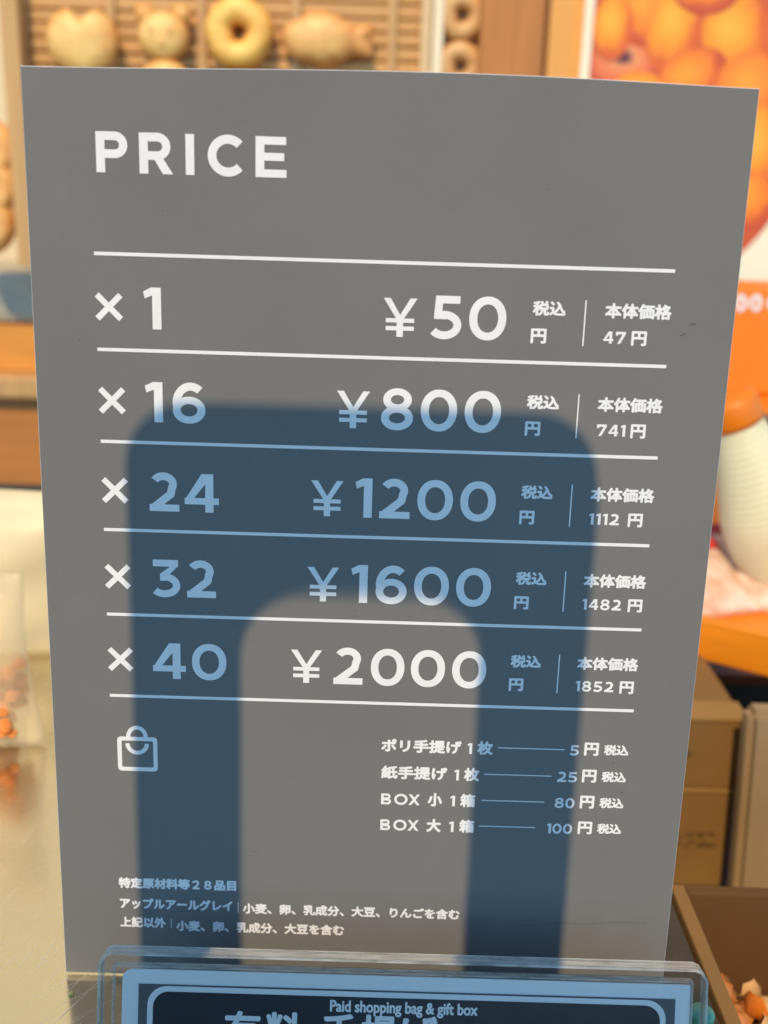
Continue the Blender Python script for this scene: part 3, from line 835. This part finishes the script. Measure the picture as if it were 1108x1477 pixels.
# ---------------------------------------------------------------- counter goods, left
M_wax = mat("cream_wax_paper", srgb(222, 206, 164), .45, var=.05, scale=18, bump=.5, bscale=14)
def pillow_bag(name, w_, h_, d_, ma, seed, parent=None, nx=18, nz=18):
    rnd = random.Random(seed); bm = bmesh.new(); g = []
    ph = [rnd.uniform(0, 6) for _ in range(6)]
    for side in (-1, 1):
        rows_ = []
        for j in range(nz + 1):
            r_ = []
            for i in range(nx + 1):
                u, v = i / nx, j / nz
                bul = (math.sin(math.pi * u) ** .55) * (math.sin(math.pi * min(1, v * .88 + .06)) ** .5)
                if v > .82: bul *= max(.06, (1 - v) / .18)
                wr = .10 * math.sin(9 * u + 5 * v + ph[0]) + .08 * math.sin(14 * v - 6 * u + ph[1])
                y = side * d_ / 2 * max(.03, bul * (1 + wr))
                x = (u - .5) * w_ * (1 - .06 * math.sin(math.pi * v) + .02 * math.sin(7 * v + ph[2]))
                r_.append(bm.verts.new((x, y, v * h_)))
            rows_.append(r_)
        g.append(rows_)
        for j in range(nz):
            for i in range(nx): bm.faces.new((rows_[j][i], rows_[j][i + 1], rows_[j + 1][i + 1], rows_[j + 1][i]))
    a, b = g
    for j in range(nz):
        for i in (0, nx): bm.faces.new((a[j][i], a[j + 1][i], b[j + 1][i], b[j][i]))
    for i in range(nx):
        for j in (0, nz): bm.faces.new((a[j][i], a[j][i + 1], b[j][i + 1], b[j][i]))
    bmesh.ops.recalc_face_normals(bm, faces=bm.faces)
    return link(name, bm, ma, parent, smooth=True)
q = atz(-30, 952, 0)
o = pillow_bag("paper_bag", .135, .098, .05, M_wax, 3); o.location = (q.x - .006, q.y + .02, 0); o.rotation_euler = (0, 0, R(-4))
tag(o, "large cream wax paper bag standing at the back of the counter", "bag")
q = atz(-40, 1100, 0)
M_clear = mat("clear_film", srgb(246, 228, 186), .25, var=.03, bump=.5, bscale=25, Alpha=.36)
o = pillow_bag("snack_bag", .066, .090, .034, M_clear, 9); o.location = (q.x - .0035, q.y + .02, 0); o.rotation_euler = (0, R(-3), R(-6))
tag(o, "half clear snack bag of orange pieces at the left counter edge", "bag")
bm = bmesh.new()
rnd = random.Random(5)
for k in range(240):
    c = Vector((rnd.uniform(-.026, .022), rnd.uniform(-.010, .010), rnd.uniform(.008, .040)))
    g = bmesh.ops.create_icosphere(bm, subdivisions=1, radius=rnd.uniform(.003, .0045), matrix=Matrix.Translation(c))
o2 = link("snack_pieces", bm, mat("orange_snack", srgb(232, 140, 60), .5, var=.15, scale=80)); o2.location = o.location; o2.rotation_euler = o.rotation_euler
tag(o2, "orange puffed snack pieces inside the half clear bag", "snacks", kind='stuff')
tag(boxobj("counter_rail", mat("black_rail", (.02, .02, .022), .5, var=.1), -.74, .10, .530, .545, .0005, .018, .002), "low black rail along the back edge of the steel counter", "rail")
bm = bmesh.new(); bmesh.ops.create_icosphere(bm, subdivisions=2, radius=.0011)
for v in bm.verts: v.co.z *= .5; v.co.x *= .7; v.co += Vector((rnd.uniform(-1, 1), rnd.uniform(-1, 1), 0)) * .00025
q = atz(103, 1434, 0)
tag(link("crumb", bm, mat("yellow_crumb", srgb(255, 214, 120), .6), loc=(q.x, q.y, .0004)), "tiny yellow crumb on the counter in front of the board", "crumb")

# ---------------------------------------------------------------- right hand side goods
# orange paper bag with white marks
YB = .62
M_ora = mat("orange_paper", srgb(238, 128, 6), .45, var=.05, scale=8)
x0, zt = XZ(1000, 412, YB); x1, zb = XZ(1190, 572, YB)
ob = empty("orange_bag", ((x0 + x1) / 2, YB, zb)); tag(ob, "bright orange paper bag with rounded white marks", "bag")
wd = (x1 - x0) / 2
boxobj("bag_body", M_ora, -wd, wd, 0, .08, 0, zt - zb, .003, parent=ob)
ik = Ink(-.0006)
for px in (1068, 1090, 1116):
    cx, cz = XZ(px, 437, YB)
    ik.stroke([(a_, b_) for a_, b_ in arc(cx - ob.location.x, cz - zb, .0038, .0058, 230, -110)], .0035)
link("printed_marks", ik.bm, M_card, ob)
# rack the bag stands on
tag(boxobj("orange_shelf", mat("orange_shelf", srgb(236, 128, 24), .4, var=.05), x0 - .03, x1 + .2, YB - .06, YB + .12, XZ(1060, 600, YB - .06)[1], zb - .001, .004), "orange shelf under the orange paper bag", "shelf")
# white ribbed tub with an orange rim
YT = .40
M_tub = mat("white_ribbed_plastic", srgb(230, 222, 182), .45, var=.03)
q0 = at(1165, 885, YT); q1 = at(1064, 612, YT)
u_ = (YT - CAM.y) * 1.03 / FPX                  # metres per photo pixel at this depth
L_ = math.hypot(q1.x - q0.x, q1.z - q0.z)
tub = empty("ribbed_tub", q0, (0, math.atan2(q1.x - q0.x, q1.z - q0.z), 0)); tag(tub, "cream white ribbed tub leaning left under an orange lid, below the shelf", "tub")
kn = [(0, 30), (.05, 46), (.15, 62), (.31, 70), (.53, 74), (.75, 56), (1, 34)]
def rad_(t):
    for (a0, r0_), (a1, r1_) in zip(kn, kn[1:]):
        if t <= a1: 
            k_ = (t - a0) / (a1 - a0); return r0_ + (r1_ - r0_) * k_
    return kn[-1][1]
bm = bmesh.new(); prof = []
nrib = 34
for i in range(nrib * 4 + 1):
    t = i / (nrib * 4)
    rs = sum(rad_(min(1, max(0, t + d_))) for d_ in (-.06, -.03, 0, .03, .06)) / 5
    prof.append((rs * u_ * (1 + .016 * math.sin(2 * math.pi * i / 4)), t * L_))
lathe(bm, prof, 64); link("tub_wall", bm, M_tub, tub, smooth=True)
bm = bmesh.new(); lathe(bm, [(30 * u_, L_ + .0005), (37 * u_, L_ + .0005), (39 * u_, L_ + .004), (39 * u_, L_ + .017), (36 * u_, L_ + .021), (24 * u_, L_ + .022)], 64)
link("lid", bm, M_ora, tub, smooth=True)
# brown panel behind the tub
tag(boxobj("brown_panel", mat("brown_panel", srgb(190, 108, 40), .5, var=.08), XZ(960, 700, .56)[0], XZ(1330, 700, .56)[0], .57, .60, at(1000, 930, .57).z, at(1000, 606, .57).z - .002), "plain brown panel behind the ribbed tub", "panel")
# tray with packets
YR = .30
tz = at(1040, 915, YR).z
tr = empty("orange_tray", (at(1108, 930, YR).x, YR, tz - .02), (0, 0, R(-32))); tag(tr, "orange wooden tray set at an angle, carrying snack packets", "tray")
M_tray = mat("orange_tray_wood", srgb(240, 140, 20), .4, var=.06, scale=10, stretch=(1, 12, 12))
boxobj("tray_floor", M_tray, -.10, .12, .0, .15, .0, .006, .001, parent=tr)
boxobj("front_rail", M_tray, -.10, .12, -.009, -.0005, -.004, .024, .0015, parent=tr)
boxobj("end_rail", M_tray, -.109, -.1005, -.009, .15, -.004, .024, .0015, parent=tr)
M_pack = mat("white_packet", srgb(240, 222, 200), .25, col2=srgb(214, 160, 124), scale=60, bump=.6, bscale=22)
M_red = mat("red_packet_seal", srgb(206, 52, 40), .35, var=.05)
for k, (px, py, yy, rz) in enumerate(((1046, 906, .36, 20), (1092, 905, .37, -25), (1062, 880, .40, 5))):
    p = empty("snack_packet", (at(px, py, yy).x, yy, tz - .012), (R(-62), 0, R(rz)))
    tag(p, ("white plastic snack packet with a red seal near the board edge", "white plastic snack packet with a red seal under the ribbed tub", "white plastic snack packet lying behind the other two")[k], "packet", "snack packets on the orange tray")
    b_ = pillow_bag("film", .060, .060, .022, M_pack, 20 + k, p)
    boxobj("seal", M_red, -.030, .030, -.0012, .0012, .0605, .070, parent=p)
# two cardboard cartons
M_cardb = mat("cardboard", srgb(134, 98, 48), .75, var=.06, scale=14)
M_print = mat("carton_print", srgb(104, 76, 42), .7, var=.1)
SHZ = -.126
YC = .225
xr = XZ(1063, 1140, YC)[0]
zmid = at(1030, 1143, YC).z; ztp = at(1030, 1040, YC).z
def carton(z0, z1, lab, wide, letters):
    e = empty("cardboard_carton", (xr - wide / 2, YC, z0)); tag(e, lab, "carton", "stacked cardboard cartons")
    boxobj("carton_body", M_cardb, -wide / 2, wide / 2, 0, .115, 0, z1 - z0, .0015, parent=e)
    boxobj("flap_edge", mat("carton_flap", srgb(158, 118, 62), .75, var=.05), -wide / 2 - .0006, wide / 2 + .0006, -.0012, .02, z1 - z0 + .0003, z1 - z0 + .0022, parent=e)
    ik = Ink(-.0014)
    for (a, b_, c_, d_) in letters: ik.rect(a, b_, c_, d_)
    link("printed_marks", ik.bm, M_print, e)
wdt = .15
def scrib(x0_, z0_):
    """two rows of small smudged marks"""
    rn = random.Random(11); out = []
    for row_ in range(2):
        for ch_ in range(4):
            for _ in range(4):
                a_ = x0_ + ch_ * .0062 + rn.uniform(0, .0038) - .004; b_ = z0_ + row_ * .0066 + rn.uniform(0, .0042)
                out.append((a_, b_, a_ + rn.uniform(.0008, .0034), b_ + rn.uniform(.0007, .0016)))
    return out
carton(SHZ, zmid, "lower cardboard carton of the stack, with dark square print", wdt,
       scrib(.046, .0275))
carton(zmid + .0026, ztp, "upper cardboard carton of the stack, with one faint line of print", wdt, [(.012 + k * .005, .022, .0155 + k * .005, .0245) for k in range(7)])
# cream bin on the right
a = at(1060, 1310, .19); 
bn = empty("cream_board", (a.x, .19, SHZ)); tag(bn, "tall cream plastic board standing right of the cardboard cartons", "board")
bm = bmesh.new()
zt_ = at(1090, 1035, .19).z - SHZ
xt = at(1086, 1040, .19).x - a.x
va = [bm.verts.new(q) for q in ((0, 0, 0), (.14, 0, 0), (.14, .016, 0), (0, .016, 0))]
vb = [bm.verts.new(q) for q in ((xt, .004, zt_), (.15, .004, zt_), (.15, .020, zt_), (xt, .020, zt_))]
bm.faces.new(va[::-1]); bm.faces.new(vb)
for i in range(4): bm.faces.new((va[i], va[(i + 1) % 4], vb[(i + 1) % 4], vb[i]))
bmesh.ops.recalc_face_normals(bm, faces=bm.faces)
bmesh.ops.bevel(bm, geom=list(bm.edges), offset=.004, segments=2, affect='EDGES')
link("board_body", bm, mat("cream_plastic", srgb(158, 130, 92), .5, var=.05), bn)
tag(boxobj("dark_gap_sheet", mat("gap_shade_black", (.018, .016, .014), .6), .02, .9, .36, .375, SHZ + .0002, at(1040, 935, .42).z), "black sheet added for the dark gap behind the cardboard cartons", "board")  # shade of the gap put in as a black sheet
spk = mat("dark_reflection_sheet", srgb(58, 47, 41), .3, col2=srgb(40, 33, 30), scale=500)  # steel's dark reflection put into the colour of a thin sheet
tag(boxobj("counter_dark_reflection", spk, .080, CT_R - .0004, -.030, .30, .0003, .0009, .0002), "dark speckled sheet added for the dark reflection at the right end of the counter", "dark sheet")
# open carton with wrapped sweets
bx0, bx1, by0, by1, bz0, bz1 = CT_R + .0015, CT_R + .20, -.125, .0575, SHZ + .0002, .002
oc = empty("open_carton", (bx0, by0, bz0)); tag(oc, "open cardboard carton of wrapped sweets beside the counter end", "carton")
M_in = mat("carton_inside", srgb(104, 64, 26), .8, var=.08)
t = .0055; W_, D_, H_ = bx1 - bx0, by1 - by0, bz1 - bz0
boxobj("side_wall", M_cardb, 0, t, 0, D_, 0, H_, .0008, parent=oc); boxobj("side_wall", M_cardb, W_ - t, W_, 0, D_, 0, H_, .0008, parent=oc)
boxobj("end_wall", mat("carton_end_shaded", srgb(98, 64, 24), .8, var=.06, scale=20), t + .0002, W_ - t - .0002, D_ - t, D_, 0, H_, .0008, parent=oc); boxobj("end_wall", M_cardb, t + .0002, W_ - t - .0002, 0, t, 0, H_, .0008, parent=oc)  # far wall: darker cardboard, the shade inside put into its colour
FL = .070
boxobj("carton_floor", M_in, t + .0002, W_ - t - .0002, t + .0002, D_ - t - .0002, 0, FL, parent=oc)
sw = [("amber", srgb(240, 156, 36)), ("cream", srgb(226, 178, 120)), ("orange", srgb(214, 116, 32)), ("brown", srgb(150, 84, 40))]
smats = [mat(n_ + "_wrapper", c_, .25, col2=tuple(.6 * a_ + .25 * b_ for a_, b_ in zip(c_, srgb(240, 210, 150))), scale=110, bump=.5, bscale=60) for n_, c_ in sw]
for m_ in smats: m_.name = m_.name
proto = []
for m_ in smats:
    bm = bmesh.new(); g = bmesh.ops.create_icosphere(bm, subdivisions=3, radius=.0078)
    for v in bm.verts:
        v.co.x *= 1.25; v.co += v.co.normalized() * .0011 * math.sin(v.co.x * 1100 + v.co.y * 900 + v.co.z * 700)
    for s_ in (-1, 1):
        ctr = bm.verts.new((s_ * .0085, 0, 0)); fan = [bm.verts.new((s_ * (.015 + .0015 * (k % 2)), .006 * math.cos(R(k * 36)), .006 * math.sin(R(k * 36)))) for k in range(10)]
        for k in range(10): bm.faces.new((ctr, fan[k], fan[(k + 1) % 10]))
    me = bpy.data.meshes.new("wrapped_sweet"); bm.to_mesh(me); bm.free(); me.materials.append(m_)
    for p_ in me.polygons: p_.use_smooth = True
    proto.append(me)
k = 0
for layer, zc in ((0, .014), (1, .026)):
    for iy in range(8):
        for ix in range(7):
            if layer and rnd.random() < .35: continue
            x_ = bx0 + .020 + ix * .0255 + rnd.uniform(-.004, .004); y_ = by0 + .020 + iy * .0212 + rnd.uniform(-.003, .003)
            mi = rnd.choice((0, 0, 2, 3, 1, 1)); o = bpy.data.objects.new("wrapped_sweet", proto[mi]); COL.objects.link(o)
            o.location = (x_, y_, bz0 + FL - .006 + zc); o.rotation_euler = (rnd.uniform(-.3, .3), rnd.uniform(-.3, .3), rnd.uniform(0, 3))
            tag(o, sw[mi][0] + " wrapped sweet among the heap in the open cardboard carton", "sweet", "wrapped sweets in the open carton")
# teal cap on the counter
q = atz(1036, 1476, 0)
bm = bmesh.new(); lathe(bm, [(.0040, 0), (.0044, .0006), (.0044, .003), (.0038, .0042), (.002, .0046)], 32)
tag(link("bottle_cap", bm, mat("teal_plastic", srgb(90, 168, 140), .35), smooth=True, loc=(CT_R - .0065, q.y, 0.00095)), "small teal plastic cap on the counter edge beside the acrylic holder", "cap")
